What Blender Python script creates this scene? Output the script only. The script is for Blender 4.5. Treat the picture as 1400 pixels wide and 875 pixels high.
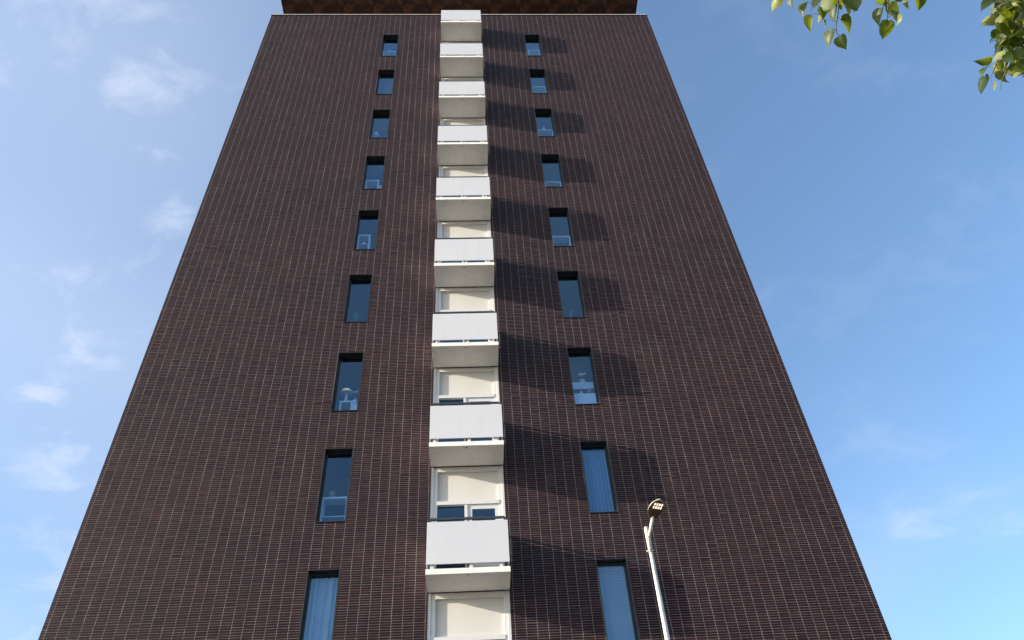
import bpy, bmesh, math, random
import numpy as np
from mathutils import Vector, Matrix
random.seed(7); rng = np.random.default_rng(7)
for o in list(bpy.data.objects): bpy.data.objects.remove(o)
scene = bpy.context.scene
C = scene.collection

# ------------------------------------------------------------------ camera
F_PX, PITCH, YAW, ROLL = 1048.864, 0.7666, 0.0737, -0.0720
CAM = np.array([0.0, -15.0669, 1.7143])
def cam_axes():
    p, y, r = PITCH, YAW, ROLL
    f = np.array([math.sin(y)*math.cos(p), math.cos(y)*math.cos(p), math.sin(p)])
    r0 = np.array([math.cos(y), -math.sin(y), 0.0]); u0 = np.cross(r0, f)
    return r0*math.cos(r)+u0*math.sin(r), -r0*math.sin(r)+u0*math.cos(r), f
AX_R, AX_U, AX_F = cam_axes()
cam_data = bpy.data.cameras.new('camera'); cam = bpy.data.objects.new('camera', cam_data); C.objects.link(cam)
cam_data.sensor_width = 36.0; cam_data.lens = F_PX/1400*36.0; cam_data.clip_end = 5000; cam_data.clip_start = 0.05
m = Matrix.Identity(4)
for i in range(3):
    m[i][0] = AX_R[i]; m[i][1] = AX_U[i]; m[i][2] = -AX_F[i]; m[i][3] = CAM[i]
cam.matrix_world = m
scene.camera = cam
scene.render.resolution_x = 1024; scene.render.resolution_y = 640

# ------------------------------------------------------------------ sky and sun
CLOUD_AT = (-13.5712, -19.9875, -11.3361)
SUN = Vector((-4.42, -1.0, 1.30)).normalized()          # towards the sun
EL = math.asin(SUN.z); AZ = math.atan2(SUN.x, SUN.y)
world = bpy.data.worlds.new('World'); scene.world = world; world.use_nodes = True
nt = world.node_tree; nt.nodes.clear()
def N(nt, t, **kw):
    n = nt.nodes.new(t)
    for k, v in kw.items(): setattr(n, k, v)
    return n
def mathn(nt, op, a, b=None, clamp=False):
    n = N(nt, 'ShaderNodeMath', operation=op, use_clamp=clamp)
    for i, v in enumerate((a, b)):
        if v is None: continue
        if isinstance(v, (int, float)): n.inputs[i].default_value = v
        else: nt.links.new(v, n.inputs[i])
    return n.outputs[0]
sky = N(nt, 'ShaderNodeTexSky', sky_type='NISHITA', sun_disc=False)
sky.sun_elevation = EL; sky.sun_rotation = AZ; sky.altitude = 0; sky.air_density = 1.0; sky.dust_density = 1.8; sky.ozone_density = 2.0
tc = N(nt, 'ShaderNodeTexCoord'); sep = N(nt, 'ShaderNodeSeparateXYZ'); nt.links.new(tc.outputs['Generated'], sep.inputs[0])
zc = mathn(nt, 'ADD', mathn(nt, 'MAXIMUM', sep.outputs[2], 0.0), 0.16)
cmb = N(nt, 'ShaderNodeCombineXYZ')
nt.links.new(mathn(nt, 'DIVIDE', sep.outputs[0], zc), cmb.inputs[0]); nt.links.new(mathn(nt, 'DIVIDE', sep.outputs[1], zc), cmb.inputs[1])
mp = N(nt, 'ShaderNodeMapping'); mp.inputs['Location'].default_value = CLOUD_AT; mp.inputs['Rotation'].default_value = (0, 0, 0.6); mp.inputs['Scale'].default_value = (1.0, 1.3, 1.0)
nt.links.new(cmb.outputs[0], mp.inputs[0])
def sky_noise(scale, detail, rough, dist):
    n = N(nt, 'ShaderNodeTexNoise'); nt.links.new(mp.outputs[0], n.inputs['Vector'])
    for k_, v_ in (('Scale', scale), ('Detail', detail), ('Roughness', rough), ('Distortion', dist)): n.inputs[k_].default_value = v_
    return n.outputs[0]
def srange(v, a, b, c, d):
    n = N(nt, 'ShaderNodeMapRange', interpolation_type='SMOOTHSTEP'); nt.links.new(v, n.inputs[0])
    for i_, x_ in enumerate((a, b, c, d)): n.inputs[1+i_].default_value = x_
    return n.outputs[0]
broad = sky_noise(0.55, 2, 0.5, 0.0); fine = sky_noise(11.0, 9, 0.62, 0.35); tuft = sky_noise(4.0, 3, 0.5, 0.25)
veil = srange(broad, 0.36, 0.66, 0.05, 0.44)                                   # thin high haze
wisp = mathn(nt, 'MULTIPLY', srange(mathn(nt, 'ADD', mathn(nt, 'MULTIPLY', tuft, 0.65), mathn(nt, 'MULTIPLY', fine, 0.5)), 0.585, 0.78, 0.0, 1.0), srange(broad, 0.36, 0.58, 0.06, 0.55))
cloud = mathn(nt, 'SUBTRACT', 1.0, mathn(nt, 'MULTIPLY', mathn(nt, 'SUBTRACT', 1.0, veil), mathn(nt, 'SUBTRACT', 1.0, wisp)))
hs = N(nt, 'ShaderNodeHueSaturation'); hs.inputs['Saturation'].default_value = 1.13; nt.links.new(sky.outputs[0], hs.inputs['Color'])
mixc = N(nt, 'ShaderNodeMix', data_type='RGBA'); mixc.inputs['B'].default_value = (2.75, 2.98, 3.5, 1)
nt.links.new(cloud, mixc.inputs['Factor']); nt.links.new(hs.outputs[0], mixc.inputs['A'])
bg = N(nt, 'ShaderNodeBackground'); bg.inputs['Strength'].default_value = 0.15
nt.links.new(mixc.outputs['Result'], bg.inputs['Color'])
wo = N(nt, 'ShaderNodeOutputWorld'); nt.links.new(bg.outputs[0], wo.inputs[0])

sd = bpy.data.lights.new('sun', 'SUN'); sd.energy = 5.0; sd.angle = math.radians(0.53); sd.color = (1.0, 0.895, 0.75)
so = bpy.data.objects.new('sun', sd); C.objects.link(so); so.location = (-40, -10, 30)
so.rotation_euler = SUN.to_track_quat('Z', 'Y').to_euler()
vs = scene.view_settings; vs.view_transform = 'Standard'; vs.look = 'None'; vs.gamma = 1.0; vs.use_curve_mapping = False; vs.exposure = 1.15
scene.render.engine = 'CYCLES'; scene.cycles.max_bounces = 8; scene.cycles.transparent_max_bounces = 16
scene.cycles.blur_glossy = 0.5

# ------------------------------------------------------------------ helpers
def tag(o, label=None, cat=None, group=None, kind=None):
    if label: o['label'] = label
    if cat: o['category'] = cat
    if group: o['group'] = group
    if kind: o['kind'] = kind
    return o
class MB:
    def __init__(s): s.v = []; s.f = []; s.m = []
    def box(s, x0, x1, y0, y1, z0, z1, mi=0):
        b = len(s.v)
        s.v += [(x0,y0,z0),(x1,y0,z0),(x1,y1,z0),(x0,y1,z0),(x0,y0,z1),(x1,y0,z1),(x1,y1,z1),(x0,y1,z1)]
        for f in ((0,3,2,1),(4,5,6,7),(0,1,5,4),(1,2,6,5),(2,3,7,6),(3,0,4,7)): s.f.append(tuple(b+i for i in f)); s.m.append(mi)
        return s
    def quad(s, a, b, c, d, mi=0):
        n = len(s.v); s.v += [a,b,c,d]; s.f.append((n,n+1,n+2,n+3)); s.m.append(mi); return s
    def tube(s, pts, rad, n=8, cap=True, mi=0):
        pts = [Vector(p) for p in pts]
        if not hasattr(rad, '__len__'): rad = [rad]*len(pts)
        base = len(s.v); prev = None
        for i, p in enumerate(pts):
            d = (pts[min(i+1,len(pts)-1)]-pts[max(i-1,0)]).normalized()
            if prev is None:
                u = d.orthogonal().normalized()
            else:
                u = (prev - d*prev.dot(d)).normalized()
            prev = u; w = d.cross(u)
            for k in range(n):
                a = 2*math.pi*k/n; s.v.append(tuple(p+(u*math.cos(a)+w*math.sin(a))*rad[i]))
        for i in range(len(pts)-1):
            for k in range(n):
                a = base+i*n+k; b = base+i*n+(k+1)%n; s.f.append((a,b,b+n,a+n)); s.m.append(mi)
        if cap:
            s.f.append(tuple(base+k for k in range(n))[::-1]); s.m.append(mi)
            e = base+(len(pts)-1)*n; s.f.append(tuple(e+k for k in range(n))); s.m.append(mi)
        return s
    def lathe(s, prof, cx=0, cy=0, n=20, mi=0):
        base = len(s.v)
        for r, z in prof:
            for k in range(n):
                a = 2*math.pi*k/n; s.v.append((cx+r*math.cos(a), cy+r*math.sin(a), z))
        for i in range(len(prof)-1):
            for k in range(n):
                a = base+i*n+k; b = base+i*n+(k+1)%n; s.f.append((a,b,b+n,a+n)); s.m.append(mi)
        return s
    def mesh(s, name, mats, smooth=False, bevel=0):
        me = bpy.data.meshes.new(name); me.from_pydata(s.v, [], s.f)
        for mt in (mats if isinstance(mats, (list, tuple)) else [mats]): me.materials.append(mt)
        me.polygons.foreach_set('material_index', s.m)
        if bevel or smooth:
            bm = bmesh.new(); bm.from_mesh(me)
            if bevel:
                bmesh.ops.remove_doubles(bm, verts=bm.verts, dist=1e-5)
                bmesh.ops.bevel(bm, geom=[e for e in bm.edges if e.is_manifold and e.calc_face_angle(0) > 0.6], offset=bevel, segments=2, affect='EDGES', clamp_overlap=True)
            if smooth:
                for f in bm.faces: f.smooth = True
            bm.to_mesh(me); bm.free()
        me.update(); return me
def link(name, me, parent=None, loc=(0,0,0)):
    o = bpy.data.objects.new(name, me); C.objects.link(o); o.location = loc
    if parent is not None: o.parent = parent
    return o
def empty(name, loc=(0,0,0)):
    o = bpy.data.objects.new(name, None); C.objects.link(o); o.location = loc; o.empty_display_size = 0.3; return o

# ------------------------------------------------------------------ materials
def mat(name):
    mt = bpy.data.materials.new(name); mt.use_nodes = True
    t = mt.node_tree; return mt, t, t.nodes['Principled BSDF']
def ramp(t, fac, stops):
    r = N(t, 'ShaderNodeValToRGB'); e = r.color_ramp.elements
    while len(e) < len(stops): e.new(0.5)
    for i, (p, c) in enumerate(stops): e[i].position = p; e[i].color = (*c, 1)
    t.links.new(fac, r.inputs[0]); return r.outputs[0]
def noise(t, scale, detail=4, rough=0.55, vec=None, stretch=None, coord='Object'):
    n = N(t, 'ShaderNodeTexNoise'); n.inputs['Scale'].default_value = scale; n.inputs['Detail'].default_value = detail; n.inputs['Roughness'].default_value = rough
    if vec is None:
        if coord == 'World': vec = N(t, 'ShaderNodeNewGeometry').outputs['Position']
        else: vec = N(t, 'ShaderNodeTexCoord').outputs[coord]
    if stretch:
        mpn = N(t, 'ShaderNodeMapping'); mpn.inputs['Scale'].default_value = stretch; t.links.new(vec, mpn.inputs[0]); vec = mpn.outputs[0]
    t.links.new(vec, n.inputs['Vector']); return n.outputs[0]
def mixcol(t, fac, a, b, mode='MIX'):
    x = N(t, 'ShaderNodeMix', data_type='RGBA', blend_type=mode)
    for k, v in (('Factor', fac), ('A', a), ('B', b)):
        if isinstance(v, (int, float)): x.inputs[k].default_value = v
        elif isinstance(v, tuple): x.inputs[k].default_value = (*v, 1)
        else: t.links.new(v, x.inputs[k])
    return x.outputs['Result']
def simple(name, col, rough=0.5, metal=0.0, var=0.12, vscale=3.0, bump=0.0):
    mt, t, b = mat(name)
    f = noise(t, vscale, 6)
    lo = tuple(c*(1-var) for c in col); hi = tuple(min(1, c*(1+var)) for c in col)
    t.links.new(ramp(t, f, [(0.3, lo), (0.7, hi)]), b.inputs['Base Color'])
    b.inputs['Roughness'].default_value = rough; b.inputs['Metallic'].default_value = metal
    if bump:
        bn = N(t, 'ShaderNodeBump'); bn.inputs['Strength'].default_value = bump; bn.inputs['Distance'].default_value = 0.004
        t.links.new(noise(t, vscale*20, 4), bn.inputs['Height']); t.links.new(bn.outputs[0], b.inputs['Normal'])
    return mt
def brick_mat(name, single):
    mt, t, b = mat(name)
    rnd = N(t, 'ShaderNodeObjectInfo').outputs['Random'] if single else N(t, 'ShaderNodeNewGeometry').outputs['Random Per Island']
    col = ramp(t, rnd, [(0.0, (0.0138,0.0066,0.0102)), (0.35, (0.0168,0.0074,0.0112)), (0.65, (0.0196,0.0080,0.0116)), (0.9, (0.0228,0.0089,0.0122)), (1.0, (0.0280,0.0115,0.0138))])
    big = noise(t, 0.30, 6, 0.62, coord='World', stretch=(0.7,1,1.3))
    col = mixcol(t, 1.0, col, ramp(t, big, [(0.3, (0.70,0.76,0.88)), (0.7, (1.28,1.16,1.06))]), 'MULTIPLY')
    fine = noise(t, 26, 4, 0.7, coord='World', stretch=(0.35,1,1.6))
    col = mixcol(t, 1.0, col, ramp(t, fine, [(0.3, (0.82,0.82,0.83)), (0.72, (1.18,1.17,1.16))]), 'MULTIPLY')
    t.links.new(col, b.inputs['Base Color'])
    b.inputs['Specular IOR Level'].default_value = 0.10
    t.links.new(ramp(t, rnd, [(0, (0.48,)*3), (1, (0.68,)*3)]), b.inputs['Roughness'])
    bn = N(t, 'ShaderNodeBump'); bn.inputs['Strength'].default_value = 0.35; bn.inputs['Distance'].default_value = 0.003
    t.links.new(fine, bn.inputs['Height']); t.links.new(bn.outputs[0], b.inputs['Normal'])
    return mt
M = {}
M['brick'] = brick_mat('dark_brick', False); M['brick_single'] = brick_mat('dark_brick_single', True)
def mortar():
    mt, t, b = mat('mortar')
    a = noise(t, 1.1, 5, 0.65, coord='World', stretch=(4.5,1,1)); c = noise(t, 14, 3, coord='World')
    col = ramp(t, a, [(0.28, (0.080,0.073,0.074)), (0.5, (0.135,0.122,0.122)), (0.72, (0.215,0.193,0.188))])
    col = mixcol(t, 1.0, col, ramp(t, c, [(0.3, (0.8,)*3), (0.7, (1.15,)*3)]), 'MULTIPLY')
    t.links.new(col, b.inputs['Base Color']); b.inputs['Roughness'].default_value = 0.95
    return mt
M['mortar'] = mortar()
def coated_panel():
    mt, t, b = mat('white_coated_panel')
    w = N(t, 'ShaderNodeNewGeometry').outputs['Position']
    a = noise(t, 0.9, 5, 0.6, vec=w); st = noise(t, 7, 5, 0.65, vec=w, stretch=(1, 1, 0.10))
    col = ramp(t, a, [(0.3, (0.525,0.535,0.57)), (0.7, (0.56,0.565,0.59))])
    col = mixcol(t, ramp(t, st, [(0.52, (0,0,0)), (0.82, (0.28,)*3)]), col, (0.43,0.425,0.42))
    t.links.new(col, b.inputs['Base Color']); b.inputs['Roughness'].default_value = 0.32; return mt
M['white_panel'] = coated_panel()
def concrete_paint():
    mt, t, b = mat('painted_concrete')
    a = noise(t, 2.2, 8, 0.7); s = noise(t, 9, 5, 0.7, stretch=(1,1,0.2))
    col = mixcol(t, ramp(t, a, [(0.45, (0,0,0)), (0.75, (0.5,)*3)]), (0.76,0.745,0.71), (0.56,0.54,0.50))
    col = mixcol(t, ramp(t, s, [(0.56, (0,0,0)), (0.78, (0.35,)*3)]), col, (0.44,0.42,0.38))
    t.links.new(col, b.inputs['Base Color']); b.inputs['Roughness'].default_value = 0.7
    bn = N(t, 'ShaderNodeBump'); bn.inputs['Strength'].default_value = 0.3; bn.inputs['Distance'].default_value = 0.004
    t.links.new(noise(t, 60, 5), bn.inputs['Height']); t.links.new(bn.outputs[0], b.inputs['Normal'])
    return mt
M['slab'] = concrete_paint()
M['side_panel'] = simple('white_side_panel', (0.80,0.79,0.77), 0.28, var=0.03)
M['white_frame'] = simple('white_painted_wood', (0.58,0.58,0.585), 0.4, var=0.03)
M['cream'] = simple('cream_infill_panel', (0.57,0.56,0.535), 0.5, var=0.04, vscale=1.5)
M['dark_metal'] = simple('dark_window_metal', (0.018,0.018,0.021), 0.4, var=0.3)
M['rail'] = simple('dark_rail_paint', (0.03,0.033,0.04), 0.4)
M['galv'] = simple('galvanised_steel', (0.50,0.485,0.455), 0.5, 0.35, var=0.22, vscale=5, bump=0.15)
M['lamp_paint'] = simple('grey_lamp_paint', (0.52,0.51,0.48), 0.45, 0.2, var=0.12, vscale=10)
M['lamp_dark'] = simple('dark_lamp_underside', (0.10,0.068,0.042), 0.38, 0.5)
M['coping'] = simple('pale_coping_metal', (0.62,0.56,0.50), 0.5, 0.0)
M['room'] = simple('room_plaster', (0.42,0.42,0.42), 0.9, var=0.05)
M['white_thing'] = simple('white_lacquer', (0.82,0.82,0.82), 0.4, var=0.03)
M['green_plant'] = simple('house_plant_green', (0.09,0.17,0.05), 0.5, var=0.4, vscale=10)
M['pot'] = simple('terracotta_pot', (0.35,0.20,0.13), 0.8)
M['pink'] = simple('pink_petals', (0.60,0.38,0.38), 0.7)
M['bark'] = simple('lime_bark', (0.10,0.085,0.065), 0.9, var=0.4, vscale=6, bump=0.5)
M['twig'] = simple('twig_bark', (0.055,0.045,0.04), 0.8, var=0.3, vscale=20)
M['paving'] = simple('pale_paving', (0.115,0.108,0.092), 0.9, var=0.15, vscale=0.5, bump=0.2)
M['roofing'] = simple('roof_membrane', (0.20,0.20,0.20), 0.9)
def glass():
    mt = bpy.data.materials.new('window_glass'); mt.use_nodes = True; t = mt.node_tree; t.nodes.clear()
    fr = N(t, 'ShaderNodeFresnel'); fr.inputs['IOR'].default_value = 1.52
    fac = mathn(t, 'MULTIPLY', fr.outputs[0], 2.6, True)
    fac = mathn(t, 'MULTIPLY', fac, mathn(t, 'SUBTRACT', 1.0, N(t, 'ShaderNodeNewGeometry').outputs['Backfacing']))
    tr = N(t, 'ShaderNodeBsdfTransparent'); tr.inputs[0].default_value = (0.76,0.87,0.97,1)
    gl = N(t, 'ShaderNodeBsdfGlossy'); gl.inputs['Roughness'].default_value = 0.0; gl.inputs['Color'].default_value = (0.42,0.72,1,1)
    bn = N(t, 'ShaderNodeBump'); bn.inputs['Strength'].default_value = 0.06; bn.inputs['Distance'].default_value = 0.02
    t.links.new(noise(t, 1.5, 2), bn.inputs['Height']); t.links.new(bn.outputs[0], gl.inputs['Normal'])
    mx = N(t, 'ShaderNodeMixShader'); t.links.new(fac, mx.inputs[0]); t.links.new(tr.outputs[0], mx.inputs[1]); t.links.new(gl.outputs[0], mx.inputs[2])
    out = N(t, 'ShaderNodeOutputMaterial'); t.links.new(mx.outputs[0], out.inputs[0]); return mt
M['glass'] = glass()
def cloth(name, col):
    mt = bpy.data.materials.new(name); mt.use_nodes = True; t = mt.node_tree; t.nodes.clear()
    d = N(t, 'ShaderNodeBsdfDiffuse'); tl = N(t, 'ShaderNodeBsdfTranslucent')
    cc = ramp(t, noise(t, 12, 3, stretch=(3,1,0.15)), [(0.3, tuple(c*0.85 for c in col)), (0.7, col)])
    t.links.new(cc, d.inputs[0]); t.links.new(cc, tl.inputs[0])
    mx = N(t, 'ShaderNodeMixShader'); mx.inputs[0].default_value = 0.25; t.links.new(d.outputs[0], mx.inputs[1]); t.links.new(tl.outputs[0], mx.inputs[2])
    out = N(t, 'ShaderNodeOutputMaterial'); t.links.new(mx.outputs[0], out.inputs[0]); return mt
M['sheer'] = cloth('sheer_curtain_cloth', (0.84,0.86,0.88)); M['blue_cloth'] = cloth('blue_curtain_cloth', (0.30,0.50,0.68)); M['blind'] = cloth('pale_blind', (0.82,0.87,0.92))
def rust():
    mt, t, b = mat('weathered_steel_soffit')
    a = noise(t, 1.3, 8, 0.72); g = noise(t, 0.55, 6, 0.6); p = noise(t, 2.4, 6, 0.7)
    col = ramp(t, a, [(0.34, (0.010,0.0065,0.006)), (0.5, (0.055,0.021,0.012)), (0.64, (0.15,0.055,0.025))])
    col = mixcol(t, ramp(t, g, [(0.55, (0,0,0)), (0.68, (0.8,)*3)]), col, (0.030,0.028,0.011))
    col = mixcol(t, ramp(t, p, [(0.56, (0,0,0)), (0.70, (0.85,)*3)]), col, (0.085,0.075,0.062))
    t.links.new(col, b.inputs['Base Color']); b.inputs['Roughness'].default_value = 0.85; return mt
M['rust'] = rust()
def leaf_mat():
    mt = bpy.data.materials.new('lime_leaf'); mt.use_nodes = True; t = mt.node_tree; t.nodes.clear()
    geo = N(t, 'ShaderNodeNewGeometry'); oi = N(t, 'ShaderNodeObjectInfo')
    top = ramp(t, oi.outputs['Random'], [(0.0, (0.008,0.020,0.004)), (0.6, (0.016,0.036,0.005)), (1.0, (0.042,0.075,0.009))])
    und = ramp(t, oi.outputs['Random'], [(0.0, (0.075,0.105,0.028)), (1.0, (0.21,0.23,0.085))])
    col = mixcol(t, geo.outputs['Backfacing'], top, und)
    col = mixcol(t, 1.0, col, ramp(t, noise(t, 30, 4), [(0.3, (0.8,)*3), (0.7, (1.2,)*3)]), 'MULTIPLY')
    d = N(t, 'ShaderNodeBsdfPrincipled'); d.inputs['Roughness'].default_value = 0.5; t.links.new(col, d.inputs['Base Color'])
    tl = N(t, 'ShaderNodeBsdfTranslucent'); tl.inputs[0].default_value = (0.24,0.30,0.012,1)
    mx = N(t, 'ShaderNodeMixShader'); mx.inputs[0].default_value = 0.38; t.links.new(d.outputs[0], mx.inputs[1]); t.links.new(tl.outputs[0], mx.inputs[2])
    out = N(t, 'ShaderNodeOutputMaterial'); t.links.new(mx.outputs[0], out.inputs[0]); return mt
M['leaf'] = leaf_mat()
def emit(name, col, s):
    mt = bpy.data.materials.new(name); mt.use_nodes = True; t = mt.node_tree; t.nodes.clear()
    e = N(t, 'ShaderNodeEmission'); e.inputs[0].default_value = (*col, 1); e.inputs[1].default_value = s
    out = N(t, 'ShaderNodeOutputMaterial'); t.links.new(e.outputs[0], out.inputs[0]); return mt
M['led'] = emit('emissive_led', (1.0,0.84,0.58), 0.75)  # weak warm glow put into the lens material as emission

# ------------------------------------------------------------------ ground
g = MB().quad((-1500,-1500,0),(1500,-1500,0),(1500,1500,0),(-1500,1500,0))
tag(link('ground', g.mesh('ground', M['paving'])), kind='structure')

# ------------------------------------------------------------------ tower
XL, XR, ZT = -8.433, 8.149, 35.075
H = 3.0; CH = H/58; MOD = 0.2214
WL0, WL1, WR0, WR1 = -3.471, -2.815, 2.507, 3.165
ZTOP, ZBOT = 9.2112, 7.2975
SX0, SX1 = -0.991, 0.663          # balcony strip
BZB = 8.612; BD = 0.8146
ROWS = range(0, 9)                # 0 = lowest row in view
openings = [(x0, x1, ZBOT+k*H, ZTOP+k*H) for k in ROWS for (x0, x1) in ((WL0, WL1), (WR0, WR1))]
openings.append((SX0, SX1, BZB-3, ZT-0.12))
tower = tag(empty('apartment_tower', (0, 0, 0)), 'dark brown brick apartment tower with a central column of white balconies', 'building')

# wall backing (the mortar bed) with its window holes
JR = 0.0008
xs = sorted({XL, XR, WL0, WL1, WR0, WR1, SX0, SX1}); zs = sorted({0.0, ZT} | {z for o in openings for z in o[2:]})
wb = MB()
for i in range(len(xs)-1):
    for j in range(len(zs)-1):
        cx, cz = (xs[i]+xs[i+1])/2, (zs[j]+zs[j+1])/2
        if any(o[0] < cx < o[1] and o[2] < cz < o[3] for o in openings): continue
        wb.quad((xs[i],JR,zs[j]),(xs[i+1],JR,zs[j]),(xs[i+1],JR,zs[j+1]),(xs[i],JR,zs[j+1]))
wb.quad((XL,12,0),(XL,JR,0),(XL,JR,ZT),(XL,12,ZT),1); wb.quad((XR,JR,0),(XR,12,0),(XR,12,ZT),(XR,JR,ZT),1); wb.quad((XR,12,0),(XL,12,0),(XL,12,ZT),(XR,12,ZT),1)
link('wall', wb.mesh('wall', [M['mortar'], M['brick']]), tower)
rf = MB().box(XL+.3, XR-.3, .3, 11.7, ZT-.5, ZT-.3); link('roof', rf.mesh('roof', M['roofing']), tower)
cp = MB().box(XL-.012, XR+.012, -.022, .10, ZT, ZT+.03); cop = link('coping', cp.mesh('coping', M['dark_metal']), tower)
cp = MB().box(XL+.02, XR-.02, .0, .30, ZT+.032, ZT+.115); link('flashing', cp.mesh('flashing', M['coping']), cop)

# bricks, stack bonded
HJ, VJ = 0.0070, 0.0115
n_c = int(math.ceil(ZT/CH))+1; z_start = ZBOT - math.floor(ZBOT/CH)*CH - CH
x_edge = np.concatenate([[XL], np.arange(WR0-MOD*49, XR, MOD), [XR]]); x_edge = x_edge[(x_edge >= XL)]
x_edge = np.unique(np.round(x_edge, 5)); x_edge = x_edge[np.concatenate([[True], np.diff(x_edge) > 0.03])]; x_edge[-1] = XR
ncol = len(x_edge)-1
shift = np.zeros((n_c, ncol+1))
for j in range(1, ncol):                                   # each vertical joint wanders a little, in runs of courses
    i = 0
    while i < n_c:
        run = int(rng.integers(8, 60)); shift[i:i+run, j] = rng.normal(0, 0.0028); i += run
shift += rng.normal(0, 0.0010, shift.shape)
shift[:, 0] = 0; shift[:, -1] = 0
X0 = x_edge[None, :-1]+shift[:, :-1]+VJ/2; X1 = x_edge[None, 1:]+shift[:, 1:]-VJ/2
X0[:, 0] = XL; X1[:, -1] = XR
zi = z_start+np.arange(n_c)*CH
sag = rng.normal(0, 0.0009, (n_c, ncol))
Z0 = zi[:, None]+HJ/2+sag; Z1 = zi[:, None]+CH-HJ/2+sag
X0, X1, Z0, Z1 = [a.ravel().copy() for a in (X0, X1, Z0, Z1)]
keep = (Z0 > 0.0) & (Z1 < ZT); full = np.ones(len(X0), bool)
for (a, b, c, d) in openings:
    inz = ((Z0+Z1)/2 > c) & ((Z0+Z1)/2 < d)
    hit = inz & (X1 > a) & (X0 < b)
    left = hit & (X0 < a-0.02); right = hit & (X1 > b+0.02) & ~left
    full &= ~hit
    keep &= ~(hit & ~left & ~right)
    X1[left] = np.minimum(X1[left], a-0.002); X0[right] = np.maximum(X0[right], b+0.002)
keep &= (X1-X0 > 0.015)
full &= (np.abs((X1-X0)-(MOD-VJ)) < 0.008) & keep
def project(P):
    v = P-CAM; d = v@AX_F
    return np.stack([700+F_PX*(v@AX_R)/d, 437.5-F_PX*(v@AX_U)/d], -1)
cen = np.stack([(X0+X1)/2, np.zeros_like(X0), (Z0+Z1)/2], -1)
w = project(np.stack([X1, 0*X0, (Z0+Z1)/2], -1))-project(np.stack([X0, 0*X0, (Z0+Z1)/2], -1))
h = project(np.stack([(X0+X1)/2, 0*X0, Z1], -1))-project(np.stack([(X0+X1)/2, 0*X0, Z0], -1))
area = np.abs(w[:, 0]*h[:, 1]-w[:, 1]*h[:, 0]); pc = project(cen)
area[~full | (pc[:, 1] > 872) | (pc[:, 0] < 0) | (pc[:, 0] > 1400)] = 0
single = np.zeros(len(X0), bool); single[np.argsort(-area)[:300]] = True
def tile_mesh(name, X0, X1, Z0, Z1, mt, jit=True):
    n = len(X0)
    yf = (rng.normal(0, 0.00035, (n, 4)) if jit else np.zeros((n, 4))).clip(-0.0009, 0.0003)
    yf = yf.mean(1, keepdims=True)*1.2+yf*0.5
    V = np.zeros((n, 8, 3)); B = 0.010
    xx = [X0, X1, X1, X0]; zz = [Z0, Z0, Z1, Z1]
    for k in range(4):
        V[:, k, 0] = xx[k]; V[:, k, 2] = zz[k]; V[:, k, 1] = yf[:, k]
        V[:, 4+k, 0] = xx[k]; V[:, 4+k, 2] = zz[k]; V[:, 4+k, 1] = B
    q = np.array([(0,1,2,3),(1,5,6,2),(4,0,3,7),(3,2,6,7),(4,5,1,0)])
    Fi = (np.arange(n)[:, None, None]*8+q[None]).reshape(-1, 4)
    me = bpy.data.meshes.new(name); me.vertices.add(n*8); me.vertices.foreach_set('co', V.ravel())
    me.loops.add(Fi.size); me.loops.foreach_set('vertex_index', Fi.ravel().astype(np.int32))
    me.polygons.add(len(Fi)); me.polygons.foreach_set('loop_start', np.arange(0, Fi.size, 4, dtype=np.int32))
    me.polygons.foreach_set('use_smooth', np.zeros(len(Fi), bool)); me.update(calc_edges=True); me.validate(); me.materials.append(mt); return me
s = keep & ~single
tag(link('brick_field', tile_mesh('brick_field', X0[s], X1[s], Z0[s], Z1[s], M['brick']), tower), kind='stuff')
hw, hh = (MOD-VJ)/2, (CH-HJ)/2
variants = [tile_mesh('brick', np.array([-hw-e]), np.array([hw+e]), np.array([-hh]), np.array([hh]), M['brick_single']) for e in (-.0015, 0, .0015)]
for i in np.nonzero(single)[0]:
    link('brick', variants[i % 3], tower, ((X0[i]+X1[i])/2, 0, (Z0[i]+Z1[i])/2))

# roof canopy: a weathered steel soffit over a set-back top storey
rc = MB()
RZ, RY0, RY1 = 37.42, -0.75, 11.0
rc.box(XL+.03, XR-.03, RY0, RY1, RZ, RZ+.45, 0)
canopy = link('roof_canopy', rc.mesh('roof_canopy', M['rust']), tower)
fb = MB()
fb.box(XL-.02, XL+.027, RY0-.03, RY1, RZ-.02, RZ+.47); fb.box(XR-.027, XR+.02, RY0-.03, RY1, RZ-.02, RZ+.47); fb.box(XL+.03, XR-.03, RY0-.03, RY0-.003, RZ-.02, RZ+.47)
link('edge_trim', fb.mesh('edge_trim', M['dark_metal']), canopy)
npan = 12; pw = (XR-XL-.1)/npan
for k in range(npan):
    pm = MB().box(-pw/2+.008, pw/2-.008, -1.2, 1.2, -.012, -.003)
    if k == 0: pmesh = pm.mesh('soffit_panel', M['rust'])
    link('soffit_panel', pmesh, canopy, (XL+.05+pw*(k+.5), 0.52, RZ))
ph = MB().box(XL+1.2, XR-1.2, 3.2, 10.5, ZT-.3, RZ-.002); link('top_storey_wall', ph.mesh('top_storey_wall', M['rust']), tower)

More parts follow.
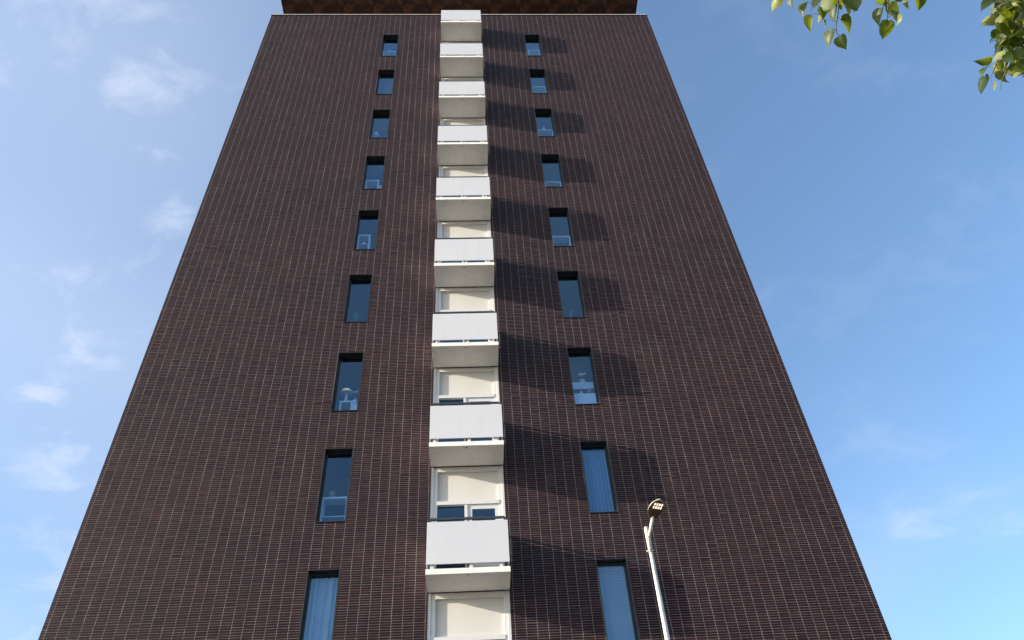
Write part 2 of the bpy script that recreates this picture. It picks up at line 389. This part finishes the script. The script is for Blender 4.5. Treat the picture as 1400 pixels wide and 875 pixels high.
# ---- windows
GY = 0.185
def cached(fn, store={}):
    def w(*a):
        k = (fn.__name__,)+a
        if k not in store: store[k] = fn(*a)
        return store[k]
    return w
@cached
def win_meshes(wd):
    ht = ZTOP-ZBOT; x0, x1 = -wd/2, wd/2; T = 0.014
    r = MB(); e = 0.006
    r.box(x0, x0+T, -e, .30, 0, ht); r.box(x1-T, x1, -e, .30, 0, ht); r.box(x0+T, x1-T, -e, .30, ht-T, ht); r.box(x0+T, x1-T, -.02, .30, 0, T)
    f = MB(); a, b, c, d = x0+T+.001, x1-T-.001, T+.001, ht-T-.001; W = .034
    f.box(a, a+W, GY-.03, GY+.04, c, d); f.box(b-W, b, GY-.03, GY+.04, c, d); f.box(a+W, b-W, GY-.03, GY+.04, d-W, d); f.box(a+W, b-W, GY-.03, GY+.04, c, c+W)
    p = MB().box(a+W-.004, b-W+.004, GY, GY+.006, c+W-.004, d-W+.004)
    return f.mesh('window', M['dark_metal']), r.mesh('reveal', M['dark_metal']), p.mesh('pane', M['glass'])
@cached
def room_mesh(x0, x1, z0, z1):
    y0, y1 = 0.30, 3.6
    m = MB(); m.quad((x0,y1,z0),(x1,y1,z0),(x1,y1,z1),(x0,y1,z1)); m.quad((x0,y0,z0),(x0,y1,z0),(x0,y1,z1),(x0,y0,z1)); m.quad((x1,y0,z0),(x1,y1,z0),(x1,y1,z1),(x1,y0,z1))
    m.quad((x0,y0,z0),(x1,y0,z0),(x1,y1,z0),(x0,y1,z0)); m.quad((x0,y0,z1),(x1,y0,z1),(x1,y1,z1),(x0,y1,z1))
    # front wall round the opening
    ht = ZTOP-ZBOT; hx = .328
    if x0 > -1.35:
        m.quad((x0,y0,z0),(-hx,y0,z0),(-hx,y0,z1),(x0,y0,z1)); m.quad((hx,y0,z0),(x1,y0,z0),(x1,y0,z1),(hx,y0,z1)); m.quad((-hx,y0,ht),(hx,y0,ht),(hx,y0,z1),(-hx,y0,z1))
    return m.mesh('room', M['room'])
def add_window(x0, x1, k):
    f, r, p = win_meshes(round(x1-x0, 3))
    loc = ((x0+x1)/2, 0, ZBOT+k*H)
    o = link('window', f, tower, loc)
    link('reveal', r, o); link('pane', p, o)
    link('room', room_mesh(-1.3, 1.3, -.02, 2.5), tower, loc)
for k in ROWS:
    add_window(WL0, WL1, k); add_window(WR0, WR1, k)

# ---- balconies and the white door units behind them
BW = (SX1-SX0)/2; BCX = (SX0+SX1)/2
def balcony_meshes():
    out = {}
    s = MB(); s.box(-BW-.006, BW+.006, -BD-.012, -.001, 0.012, .112); 
    e = .045
    s.box(-BW-.006, BW+.006, -BD-.012, -BD-.012+e, 0, .012); s.box(-BW-.006, -BW-.006+e, -BD-.012+e, -.03, 0, .012); s.box(BW+.006-e, BW+.006, -BD-.012+e, -.03, 0, .012)
    out['balcony'] = s.mesh('balcony', M['slab'])
    pz0, pz1 = .212, 1.138
    out['front_panel'] = MB().box(-BW, BW, -BD-.004, -BD+.014, pz0, pz1).mesh('front_panel', M['white_panel'], bevel=.003)
    out['side_panel'] = MB().box(-.009, .009, -BD+.03, -.05, pz0, pz1).mesh('side_panel', M['side_panel'], bevel=.003)
    r = MB(); rz = 1.205; yr = -BD+.055; xr = BW-.055
    r.box(-xr, xr, yr-.02, yr+.02, rz, rz+.045); r.box(-xr-.02, -xr+.02, yr+.021, -.001, rz, rz+.045); r.box(xr-.02, xr+.02, yr+.021, -.001, rz, rz+.045)
    out['handrail'] = r.mesh('handrail', M['rail'])
    out['post'] = MB().box(-.018, .018, -.018, .018, .113, rz-.001).mesh('post', M['rail'])
    out['bracket'] = MB().box(-.035, .035, -.012, .012, .113, .262).mesh('bracket', M['white_frame'])
    b = MB(); b.lathe([(0,-.004),(.014,-.004),(.016,.004),(.016,.0125)], n=10); out['drain_spout'] = b.mesh('drain_spout', M['rail'])
    return out
BM = balcony_meshes()
def add_balcony(k):
    o = link('balcony', BM['balcony'], tower, (BCX, 0, BZB+k*H))
    link('front_panel', BM['front_panel'], o)
    for sx in (-1, 1): link('side_panel', BM['side_panel'], o, (sx*(BW-.009), 0, 0))
    link('handrail', BM['handrail'], o)
    for x, y in ((-BW+.055, -BD+.055), (0, -BD+.055), (BW-.055, -BD+.055), (-BW+.055, -.06), (BW-.055, -.06)): link('post', BM['post'], o, (x, y, 0))
    for x in (-BW+.115, .06, BW-.17): link('bracket', BM['bracket'], o, (x, -BD+.04, 0))
    link('drain_spout', BM['drain_spout'], o, (.0, -BD+.075, 0))
def door_meshes(ht):
    """ht: height of the unit from slab top to the slab above"""
    out = {}; x0, x1 = -BW+.002, BW-.002; T = .0                       # local z = 0 at the underside of the slab above; goes down to -ht
    f = MB(); y0, y1 = .012, .12
    jl, jr = .150, .122
    f.box(x0, x0+.052, y0, y1, -ht, 0); f.box(x0+.052, x0+jl, y0+.022, y1, -ht, 0)
    f.box(x1-.052, x1, y0, y1, -ht, 0); f.box(x1-jr, x1-.052, y0+.022, y1, -ht, 0)
    f.box(x0+jl, x1-jr, y0+.02, y1, -.115, 0); f.box(x0+jl, x1-jr, y0+.01, y1, -.972, -.885)
    f.box(-.072, -.006, y0+.02, y1, -ht, -.972); f.box(x0+jl, x1-jr, y0+.02, y1, -ht, -ht+.09)
    out['balcony_door'] = f.mesh('balcony_door', M['white_frame'])
    out['upper_panel'] = MB().box(x0+jl+.001, x1-jr-.001, y0+.076, y1-.003, -.885, -.115).mesh('upper_panel', M['cream'])
    lp = MB().box(x0+jl-.001, -.072, .10, .106, -ht+.09, -.972); out['pane'] = lp.mesh('pane', M['glass'])
    d = MB(); a, b = -.005, x1-jr-.001; c0, c1 = -ht+.091, -.974
    d.box(a, a+.10, .05, .10, c0, c1); d.box(b-.10, b, .05, .10, c0, c1); d.box(a+.10, b-.10, .05, .10, c1-.11, c1); d.box(a+.10, b-.10, .05, .10, c0, c0+.5)
    out['door_leaf'] = d.mesh('door_leaf', M['white_frame'])
    out['door_pane'] = MB().box(a+.099, b-.099, .07, .076, c0+.499, c1-.109).mesh('pane', M['glass'])
    out['handle'] = MB().box(a+.04, a+.058, .02, .05, -1.9, -1.78).mesh('handle', M['galv'])
    return out
DM = door_meshes(3.0-.113); DTOP = door_meshes(2.2)
def add_door(zsoffit, dm):
    o = link('balcony_door', dm['balcony_door'], tower, (BCX, 0, zsoffit))
    for n in ('upper_panel', 'pane', 'door_leaf', 'handle'): link(n, dm[n], o)
    link('pane', dm['door_pane'], o)
    link('room', room_mesh(-1.4, 1.4, -2.85, -.05), tower, (BCX, 0, zsoffit))
for k in range(-1, 9): add_balcony(k)
for k in range(0, 9): add_door(BZB+k*H, DM)
add_door(ZT-.121, DTOP)

# ------------------------------------------------------------------ things seen behind the panes
LC, RC = (WL0+WL1)/2, (WR0+WR1)/2
def at(col, k): return ((LC if col == 'L' else RC), 0.0, ZBOT+k*H-.02)
def curtain(col, k, mt, label, folds, amp, seed, split=None):
    r = random.Random(seed); m = MB(); n = 90; hz = 1.88
    for i in range(n+1):
        u = i/n; x = -.305+.61*u
        y = .275+amp*math.sin(u*folds*6.283+1.2*math.sin(u*9+seed))+.006*math.sin(u*70)
        m.v.append((x, y, 0.02)); m.v.append((x*.98, .275+(y-.275)*.7, hz))
    for i in range(n): m.f.append((2*i, 2*i+2, 2*i+3, 2*i+1)); m.m.append(0)
    tag(link('curtain', m.mesh('curtain', mt, smooth=True), None, at(col, k)), label, 'curtain')
curtain('L', 0, M['sheer'], 'pale sheer curtain behind the lowest window on the streetlamp-free side of the balconies', 5, .028, 3)
curtain('R', 1, M['blue_cloth'], 'full-length blue curtain drawn across a narrow window above the window with the blind', 7, .035, 5)
bl = empty('venetian_blind', at('R', 0)); tag(bl, 'pale closed venetian blind filling the lowest window beside the street lamp', 'blind')
sm = MB(); sm.v = [(-.305,-.012,-.014),(.305,-.012,-.014),(.305,.0,.0),(-.305,.0,.0),(.305,.006,.022),(-.305,.006,.022)]; sm.f = [(0,1,2,3),(3,2,4,5)]; sm.m = [0,0]
slat = sm.mesh('slat', M['blind'])
for i in range(53): link('slat', slat, bl, (0, .255, .05+i*.034))
link('head_rail', MB().box(-.305, .305, .24, .28, 1.84, 1.885).mesh('head_rail', M['white_thing']), bl)

def table(col, k, label, w, hgt, dx=0.0, depth=.32, shelf=None, y=.225, cat='table', name='side_table'):
    p = at(col, k); o = empty(name, (p[0]+dx, y, p[2])); tag(o, label, cat)
    link('table_top', MB().box(-w/2, w/2, 0, depth, hgt-.045, hgt).mesh('table_top', M['white_thing'], bevel=.004), o)
    lg = MB().box(-.02, .02, -.02, .02, 0, hgt-.046).mesh('leg', M['white_thing'])
    for sx in (-1, 1):
        for yy in (.03, depth-.03): link('leg', lg, o, (sx*(w/2-.03), yy, 0))
    if shelf: link('shelf', MB().box(-w/2+.055, w/2-.055, .01, depth-.01, shelf-.02, shelf).mesh('shelf', M['white_thing']), o)
    return o, (p[0]+dx, y+depth*.3, p[2]+hgt)
def vase(loc, label, r=.05, hgt=.17, mt=None, name='vase', cat='vase'):
    m = MB().lathe([(0,0),(r*.7,0),(r,hgt*.35),(r*.9,hgt*.6),(r*.45,hgt*.86),(r*.6,hgt),(r*.5,hgt),(r*.35,hgt*.86),(0,hgt*.5)], n=18)
    return tag(link(name, m.mesh(name, mt or M['white_thing'], smooth=True), None, loc), label, cat)
def plant(loc, label, seed, hgt=.5, n=14, spread=.22, wleaf=.05, flower=None):
    r = random.Random(seed); o = tag(empty('house_plant', loc), label, 'plant')
    pot = MB().lathe([(0,0),(.06,0),(.085,.13),(.09,.15),(.078,.15),(.07,.12),(0,.12)], n=16); link('pot', pot.mesh('pot', M['white_thing'] if flower else M['pot'], smooth=False), o)
    m = MB()
    for i in range(n):
        a = r.uniform(0, 6.283); L = hgt*r.uniform(.55, 1.0); lean = r.uniform(.3, 1.0)*spread
        p0 = Vector((0, 0, .12)); p3 = Vector((math.cos(a)*lean, math.sin(a)*lean*.5, .12+L)); pm = (p0+p3)/2+Vector((0, 0, L*.14))
        sd_ = Vector((-math.sin(a), math.cos(a), 0)); b = len(m.v); ts = [0, .25, .5, .75, 1]; ws = [.1, .7, 1, .7, .02]
        for t_, w_ in zip(ts, ws):
            c = p0*(1-t_)**2+pm*2*t_*(1-t_)+p3*t_**2+Vector((0, 0, -.06*t_**3))
            m.v.append(tuple(c-sd_*wleaf*.5*w_)); m.v.append(tuple(c+sd_*wleaf*.5*w_))
        for q in range(4): m.f.append((b+2*q, b+2*q+1, b+2*q+3, b+2*q+2)); m.m.append(0)
    link('foliage', m.mesh('foliage', M['green_plant']), o)
    if flower:
        fm = MB()
        for i in range(7):
            c = Vector((r.uniform(-spread, spread)*.7, r.uniform(-.05, .05), .12+hgt*r.uniform(.75, 1.05))); b = len(fm.v)
            for q in range(6):
                a = q*1.047; fm.v.append(tuple(c+Vector((math.cos(a)*.035, -.012, math.sin(a)*.035))))
            fm.v.append(tuple(c)); 
            for q in range(6): fm.f.append((b+q, b+(q+1) % 6, b+6)); fm.m.append(0)
        link('flowers', fm.mesh('flowers', flower), o)
    return o
# left-hand column, bottom to top
_, top = table('L', 1, 'white console shelf with an ornament on it, seen behind glass above the sheer curtain', .60, .78, 0, .3, .3)
plant((top[0]-.1, top[1], top[2]), 'small spiky plant on the white console shelf', 4, .22, 10, .1, .03)
st, top = table('L', 2, 'small white stool carrying a mushroom-shaped lamp behind glass', .34, .52, -.02, .28, cat='stool', name='stool')
ml = empty('mushroom_lamp', (top[0]-.03, top[1], top[2])); tag(ml, 'white mushroom-shaped table lamp standing on a stool behind glass', 'lamp')
link('stem', MB().lathe([(0,0),(.075,0),(.07,.02),(.045,.06),(.035,.30),(0,.30)], n=18).mesh('stem', M['white_thing'], smooth=True), ml)
link('shade', MB().lathe([(.045,.292),(.16,.285),(.165,.30),(.14,.36),(.08,.405),(0,.42)], n=24).mesh('shade', M['white_thing'], smooth=True), ml)
plant((LC+.19, .33, ZBOT+2*H-.02+.42), 'pot of pale pink flowers next to the mushroom lamp', 9, .34, 9, .12, .03, M['pink'])
link_st = tag(link('plinth', MB().box(-.09, .09, -.09, .09, 0, .42).mesh('plinth', M['white_thing'], bevel=.006), None, (LC+.19, .33, ZBOT+2*H-.02)), 'slim white plinth under the pot of pink flowers', 'plinth')
plant((LC-.05, .36, ZBOT+3*H-.02), 'tall dark leafy plant faint behind glass above the mushroom lamp window', 14, .85, 22, .26, .05)
_, top = table('L', 4, 'white open crate shelf stacked behind glass with a pot on its lower board', .40, 1.0, -.1, .26, .58, cat='shelf', name='crate_shelf')
vase((LC-.1, .33, ZBOT+4*H-.02+.58), 'round white pot on the lower board of the crate shelf', .07, .15, name='pot', cat='pot')
_, top = table('L', 5, 'white side table with a round white pot next to it behind glass', .46, .86, -.06, .3, .3)
vase((LC+.225, .31, ZBOT+5*H-.02+.45), 'round white globe pot standing on a slim block', .07, .16, name='globe_pot', cat='pot')
tag(link('block', MB().box(-.06, .06, -.06, .06, 0, .45).mesh('block', M['white_thing'], bevel=.005), None, (LC+.225, .31, ZBOT+5*H-.02)), 'slim white block beneath the globe pot', 'block')
fl = empty('floor_lamp', (LC-.16, .36, ZBOT+6*H-.02)); tag(fl, 'white cone-shaded floor lamp in the corner of a window', 'lamp')
link('stem', MB().lathe([(0,0),(.09,0),(.09,.02),(.012,.03),(.012,.62),(0,.62)], n=14).mesh('stem', M['white_thing']), fl)
link('shade', MB().lathe([(.14,.6),(.07,.92),(.065,.92),(.135,.6)], n=20).mesh('shade', M['white_thing'], smooth=True), fl)
_, top = table('L', 8, 'low white bench with a bottle vase under the roof edge', .58, .92, 0, .26, cat='bench', name='bench')
vase((top[0]-.05, top[1], top[2]), 'slim white bottle vase on the topmost bench', .04, .25)
# right-hand column
cb = empty('white_cabinet', (RC, .235, ZBOT+2*H-.02)); tag(cb, 'white two-tier cabinet with flowers and a plant behind glass', 'cabinet')
link('lower_board', MB().box(-.3, .3, 0, .03, .0, .56).mesh('lower_board', M['white_thing']), cb); link('upper_board', MB().box(-.3, .3, .16, .19, .84, 1.06).mesh('upper_board', M['white_thing']), cb)
link('shelf', MB().box(-.3, .3, .031, .159, .53, .56).mesh('shelf', M['white_thing']), cb); link('top_shelf', MB().box(-.3, .3, .191, .34, 1.03, 1.06).mesh('top_shelf', M['white_thing']), cb)
lgm = MB().box(-.015, .015, .345, .375, 0, 1.06).mesh('post', M['white_thing'])
for sx in (-1, 1): link('post', lgm, cb, (sx*.285, 0, 0))
plant((RC+.17, .335, ZBOT+2*H-.02+.56), 'small green trailing plant on the lower tier of the cabinet', 21, .2, 12, .14, .04)
vase((RC-.06, .33, ZBOT+2*H-.02+.56), 'short white vase on the lower tier of the cabinet', .05, .13)
plant((RC+.05, .52, ZBOT+2*H-.02+1.06), 'pot of pale flowers on the top tier of the cabinet', 23, .26, 8, .12, .03, M['white_thing'])
plant((RC-.02, .34, ZBOT+3*H-.02+.1), 'broad-leaved green plant spreading low behind glass', 31, .55, 16, .30, .07)
tag(link('plant_stand', MB().box(-.13, .13, -.1, .1, 0, .1).mesh('plant_stand', M['white_thing'], bevel=.005), None, (RC-.02, .34, ZBOT+3*H-.02)), 'low white stand beneath the broad-leaved green plant', 'stand')
_, top = table('R', 4, 'white low rail table with two small pots behind glass above the broad-leaved plant', .60, .80, 0, .28, .3)
vase((top[0]-.2, top[1], top[2]), 'small white pot at the end of the rail table', .04, .12, name='small_pot', cat='pot')
vase((top[0]+.18, top[1], top[2]), 'tiny terracotta pot on the rail table', .035, .1, M['pot'], name='small_pot', cat='pot')
table('R', 5, 'very low white bench behind glass below the ornament window', .58, .66, 0, .26, cat='bench', name='bench')
_, top = table('R', 6, 'white low table with a twisted ornament behind glass', .60, .86, 0, .28)
vase((top[0]-.02, top[1], top[2]), 'pale twisted ornament on a white low table', .05, .3, name='ornament', cat='ornament')
table('R', 7, 'white table with a shelf under it behind glass below the topmost window', .62, .98, 0, .3, .5)
table('R', 8, 'narrow white table behind the topmost glass on the shadow side of the balconies', .50, 1.02, .03, .28)

# ------------------------------------------------------------------ street lamp
LX, LY = 2.60, -4.50
lamp = tag(empty('street_lamp', (LX, LY, 0)), 'slim galvanised street lamp with a tilted flat oval head', 'street lamp')
pl = MB().lathe([(0,0),(.095,0),(.095,1.1),(.080,1.15),(.062,1.2),(.0285,7.14),(.0285,7.22),(0,7.22)], n=24)
link('pole', pl.mesh('pole', M['galv'], smooth=True), lamp)
link('collar', MB().lathe([(.031,7.04),(.036,7.04),(.036,7.43),(.031,7.46),(0,7.46)], n=20).mesh('collar', M['galv'], smooth=True), lamp)
bolt = MB().tube([(0,0,0),(.03,0,0)], .009, 8).mesh('bolt', M['galv'])
for a in (0.4, 2.4, 4.4):
    b = link('bolt', bolt, lamp, (.035*math.cos(a), .035*math.sin(a), 7.09)); b.rotation_euler = (0, 0, a)
hd = Vector((0.34, -0.94, 0)).normalized()                 # direction the head reaches: over the street
side = Vector((-hd.y, hd.x, 0)); tilt = math.radians(24)
ax = (hd*math.cos(tilt)+Vector((0,0,1))*math.sin(tilt)).normalized(); upv = side.cross(ax); upv = upv if upv.z > 0 else -upv
p0 = Vector((.02, -.03, 7.30)); aa = (hd*.62+Vector((0,0,.78))).normalized(); p1 = p0+aa*.30
link('arm', MB().tube([p0, p0+aa*.15, p1], [.027,.025,.023], 14).mesh('arm', M['lamp_paint'], smooth=True), lamp)
def head_point(u, v, wv):                                   # u along the axis, v sideways, wv up
    return tuple(p1+ax*u+side*v+upv*wv)
hm = MB(); rings = []
L_ = .37; prof = [(0.0,.035),(.025,.065),(.07,.098),(.13,.122),(.20,.127),(.27,.108),(.32,.068),(.345,.015)]
nseg = 16
for (u, wd) in prof:
    rings.append(len(hm.v))
    for k in range(nseg):
        a = 2*math.pi*k/nseg; ca, sa = math.cos(a), math.sin(a)
        hgt = .052*(1-(abs(u-.16)/.24)**2*.6)
        hm.v.append(head_point(u-.05, wd*ca, (hgt*sa if sa > 0 else .016*sa)))
for i in range(len(prof)-1):
    for k in range(nseg):
        a, b = rings[i]+k, rings[i]+(k+1) % nseg; c_, d_ = rings[i+1]+(k+1) % nseg, rings[i+1]+k
        hm.f.append((a,b,c_,d_)); hm.m.append(0 if k < nseg/2 else 1)
hm.f.append(tuple(rings[0]+k for k in range(nseg))); hm.m.append(0); hm.f.append(tuple(rings[-1]+k for k in range(nseg))); hm.m.append(0)
lum = link('luminaire', hm.mesh('luminaire', [M['lamp_paint'], M['lamp_dark']], smooth=True), lamp)
for i in range(4):
    for j in range(2):
        c = Vector(head_point(.165+.055*j, -.06+.04*i, -.0205)); q = MB()
        for (du, dv) in ((-.020,-.012),(.020,-.012),(.020,.012),(-.020,.012)): q.v.append(tuple(c+ax*du+side*dv))
        for (du, dv) in ((-.020,-.012),(.020,-.012),(.020,.012),(-.020,.012)): q.v.append(tuple(c+ax*du*.8+side*dv*.8-upv*.006))
        q.f = [(4,5,6,7),(0,1,5,4),(1,2,6,5),(2,3,7,6),(3,0,4,7)]; q.m = [0]*5
        link('led_lens', q.mesh('led_lens', M['led']), lum)

# ------------------------------------------------------------------ lime tree reaching in from above
def ray(px, py):
    v = AX_F+(px-700)/F_PX*AX_R-(py-437.5)/F_PX*AX_U; return Vector(v/np.linalg.norm(v))
def pt(px, py, dist): return Vector(CAM)+ray(px, py)*dist
VR, VU, VF = Vector(AX_R), Vector(AX_U), Vector(AX_F)
tree = tag(empty('lime_tree', (5.2, -17.6, 0)), 'lime tree whose sunlit leafy twigs hang down against the blue sky', 'tree')
TL = Vector((5.2, -17.6, 0))
tk = MB(); tk.tube([(0,0,0),(.03,.02,1.2),(-.04,.05,2.6),(.02,.1,4.2),(-.03,.2,6.2),(.05,.25,8.2),(0,.3,10.6)], [.30,.23,.20,.17,.13,.09,.03], 14)
lr = random.Random(3)
for i in range(11):
    a = i*2.4+lr.uniform(-.3, .3); z0 = 3.6+i*.55; L = lr.uniform(1.8, 2.6)*(1-.04*i)
    d = Vector((math.cos(a), math.sin(a)*.8, 0)); b0 = Vector((0, .15, z0))
    tk.tube([b0, b0+d*L*.35+Vector((0,0,.45)), b0+d*L*.7+Vector((0,0,.75)), b0+d*L+Vector((0,0,.7))], [.07,.05,.03,.012], 8)
link('trunk', tk.mesh('trunk', M['bark'], smooth=True), tree)
def leaf_shape(seed):
    r = random.Random(seed)
    half = [(0.0,.0),(-.09,.14),(-.10,.27),(-.03,.40),(.10,.475),(.25,.49),(.40,.465),(.55,.40),(.69,.30),(.81,.19),(.91,.085),(1.03,.0)]
    fold = r.uniform(.1, .6); curl = r.uniform(-.45, .5); tw = r.uniform(-.5, .5); v = []; f = []
    def P(u, w, s):
        ww = w*(1+.05*math.sin(u*61+seed)); x = s*ww
        z = abs(x)*fold-curl*(u*u)-.05*math.sin(u*7+s)*ww+tw*u*x
        return (x, u, z)
    n = len(half)
    for (u, w_) in half: v.append(P(u if 0 <= u else 0, 0, 1))
    for s_ in (-1, 1):
        for (u, w_) in half: v.append(P(u, w_*.55, s_))
        for (u, w_) in half: v.append(P(u, w_, s_))
    for s_, o in ((-1, n), (1, 3*n)):
        for i in range(n-1):
            for a, b in ((0, o), (o, o+n)):
                q = (a+i, b+i, b+i+1, a+i+1); f.append(q if s_ == 1 else q[::-1])
    me = bpy.data.meshes.new('leaf'); me.from_pydata(v, [], f); me.materials.append(M['leaf'])
    bm = bmesh.new(); bm.from_mesh(me); bmesh.ops.remove_doubles(bm, verts=bm.verts, dist=1e-4); bmesh.ops.dissolve_degenerate(bm, edges=bm.edges, dist=1e-5)
    for fc in bm.faces: fc.smooth = True
    bm.to_mesh(me); bm.free(); return me
LEAVES = [leaf_shape(s_) for s_ in range(8)]
def make_branch(twigs, leaves, seed, dist):
    """twigs: lists of (px, py, depth offset); leaves: (px, py, length px, tip angle, width, face up?)"""
    r = random.Random(seed); bmesh_ = MB(); nodes = []
    for tw, r0 in twigs:
        pts = [p if isinstance(p, Vector) else pt(p[0], p[1], dist+p[2]) for p in tw]
        fine = []
        for i in range(len(pts)-1):
            for q in range(5):
                u = q/5; a = pts[max(i-1, 0)]; b = pts[i]; c = pts[i+1]; d = pts[min(i+2, len(pts)-1)]
                fine.append(0.5*((2*b)+(c-a)*u+(2*a-5*b+4*c-d)*u*u+(3*b-a-3*c+d)*u**3))
        fine.append(pts[-1]); n = len(fine)
        bmesh_.tube([p-TL for p in fine], [max(.0016, r0*(1-i/n)) for i in range(n)], 6); nodes += fine
    out = []
    for (px, py, lp, ang, wd, face) in leaves:
        dd = dist+r.uniform(-.25, .25); c = pt(px, py, dd); L = lp*dd*.97/F_PX*.78
        a = math.radians(ang); tip = (VR*math.cos(a)-VU*math.sin(a)+VF*r.uniform(-.25, .25)).normalized()
        to = -ray(px, py)
        nrm = (to-tip*to.dot(tip)).normalized(); sd_ = nrm.cross(tip)
        phi = math.acos(min(1, wd))*r.choice((-1, 1)); nrm = (nrm*math.cos(phi)+sd_*math.sin(phi)).normalized()
        if not face: nrm = -nrm
        xax = tip.cross(nrm).normalized()
        base = c-tip*L*.5
        mw = Matrix.Identity(4); W = 1.0
        for i in range(3): mw[i][0] = xax[i]*L*W; mw[i][1] = tip[i]*L; mw[i][2] = nrm[i]*L; mw[i][3] = base[i]-TL[i]
        out.append(mw)
        near = min(nodes, key=lambda q: (q-base).length); 
        mid = (near+base)/2+VU*.012
        bmesh_.tube([near-TL, mid-TL, base-TL], [.0016,.0013,.0011], 5)
    o = link('branch', bmesh_.mesh('branch', M['twig'], smooth=True), tree)
    for i, mw in enumerate(out):
        l = link('leaf', LEAVES[(i*3+seed) % 8], o); l.matrix_local = mw
D = 6.0
crownA = TL+Vector((-1.2, 2.0, 7.3)); crownB = TL+Vector((-.4, 2.2, 6.9))
LA = [(1060,8,20,97,.9,0),(1098,12,20,115,.5,1),(1107,34,24,105,.62,0),(1133,6,30,95,.9,0),(1125,18,17,85,.95,1),(1128,33,12,70,.35,1),(1166,6,29,75,.95,1),(1150,2,24,60,.8,0),
      (1158,33,24,38,.5,1),(1134,52,25,115,.5,1),(1152,59,21,72,.95,1),(1203,1,17,150,.6,1),(1201,23,23,110,.6,1),(1224,17,27,48,.7,1),(1213,41,25,95,.85,0),(1233,0,19,15,.6,1),(1258,5,17,75,.85,1),(1216,2,16,100,.6,0),
      (1090,-18,24,60,.8,1),(1118,-22,26,100,.9,0),(1175,-24,25,80,.8,1),(1195,-28,24,120,.7,0),(1240,-26,26,60,.9,1),(1265,-24,22,100,.8,1),(1072,-22,22,80,.8,1),(1150,-30,26,90,.8,1),
      (1140,20,20,105,.6,1),(1116,4,20,120,.7,1),(1160,16,18,60,.5,0),(1143,-4,22,90,.8,1),(1173,10,18,95,.7,1),(1208,8,18,70,.6,1),(1240,4,16,110,.5,1),(1228,28,15,80,.45,0),(1082,4,15,100,.5,1),(1120,26,15,100,.5,0)]
make_branch([([crownA, (1160,-150,.5), (1120,-50,.1), (1112,0,0), (1106,24,0)], .012), ([crownA, (1165,-120,.3), (1146,-40,.1), (1146,12,0), (1143,38,0), (1147,50,0)], .012),
             ([crownA, (1220,-120,.3), (1216,-40,.1), (1214,14,0), (1213,31,0)], .012), ([crownA, (1110,-100,.3), (1075,-40,.1), (1063,0,0)], .010), ([crownA, (1260,-100,.3), (1262,-40,.1), (1259,-2,0)], .010)], LA, 2, D)
rr = random.Random(11)
LB = [(1349,6,21,150,.45,1),(1350,30,23,130,.85,0),(1357,54,14,120,.25,1),(1344,83,21,155,.55,1),(1343,97,15,135,.3,1),(1348,117,26,85,.6,1),(1366,100,24,70,.75,0),(1372,108,22,100,.6,0),(1359,119,12,75,.4,0),(1362,80,20,110,.7,0),(1362,15,18,100,.8,1)]
for i in range(230):
    py = rr.uniform(-45, 98); xmin = 1364+max(0, (py-60))*.12
    px = rr.uniform(xmin, 1440-max(0, py-80)*1.8); LB.append((px, py, rr.uniform(13, 22), rr.uniform(30, 160), rr.uniform(.35, 1), int(rr.random() < .68)))
make_branch([([crownB, (1430,-120,.4), (1400,-40,.2), (1378,30,0), (1368,70,0), (1358,98,0), (1352,108,0)], .014), ([crownB, (1440,-80,.3), (1425,0,.1), (1398,60,0), (1372,104,0), (1368,122,0)], .012),
             ([crownB, (1400,-80,.3), (1370,-20,.1), (1358,4,0)], .010), ([(1378,30,0), (1366,44,0), (1356,58,0)], .004), ([(1368,70,0), (1356,76,0), (1350,80,0)], .004)], LB, 5, D+.1)
# the rest of the crown, above and behind the camera
n = 9000; k = rng.normal(size=(n, 3)); k /= np.linalg.norm(k, axis=1)[:, None]; rad = rng.uniform(.35, 1, (n, 1))**.6
cl = rng.normal(size=(46, 3)); cl /= np.linalg.norm(cl, axis=1)[:, None]; cl *= rng.uniform(.5, 1, (46, 1))
ci = rng.integers(0, 46, n); cc = cl[ci]*np.array([2.6, 2.2, 3.0])+k*rad*.75+np.array([0, .1, 8.3])
t1 = rng.normal(size=(n, 3)); t1[:, 2] -= .6; t1 /= np.linalg.norm(t1, axis=1)[:, None]; t2 = np.cross(t1, rng.normal(size=(n, 3))); t2 /= np.linalg.norm(t2, axis=1)[:, None]
Ls = rng.uniform(.08, .12, (n, 1)); V = np.stack([cc, cc+t1*Ls*.35+t2*Ls*.48, cc+t1*Ls*1.05, cc+t1*Ls*.35-t2*Ls*.48], 1)
me = bpy.data.meshes.new('crown'); me.from_pydata(V.reshape(-1, 3).tolist(), [], np.arange(n*4).reshape(-1, 4).tolist()); me.materials.append(M['leaf'])
tag(link('crown', me, tree), kind='stuff')
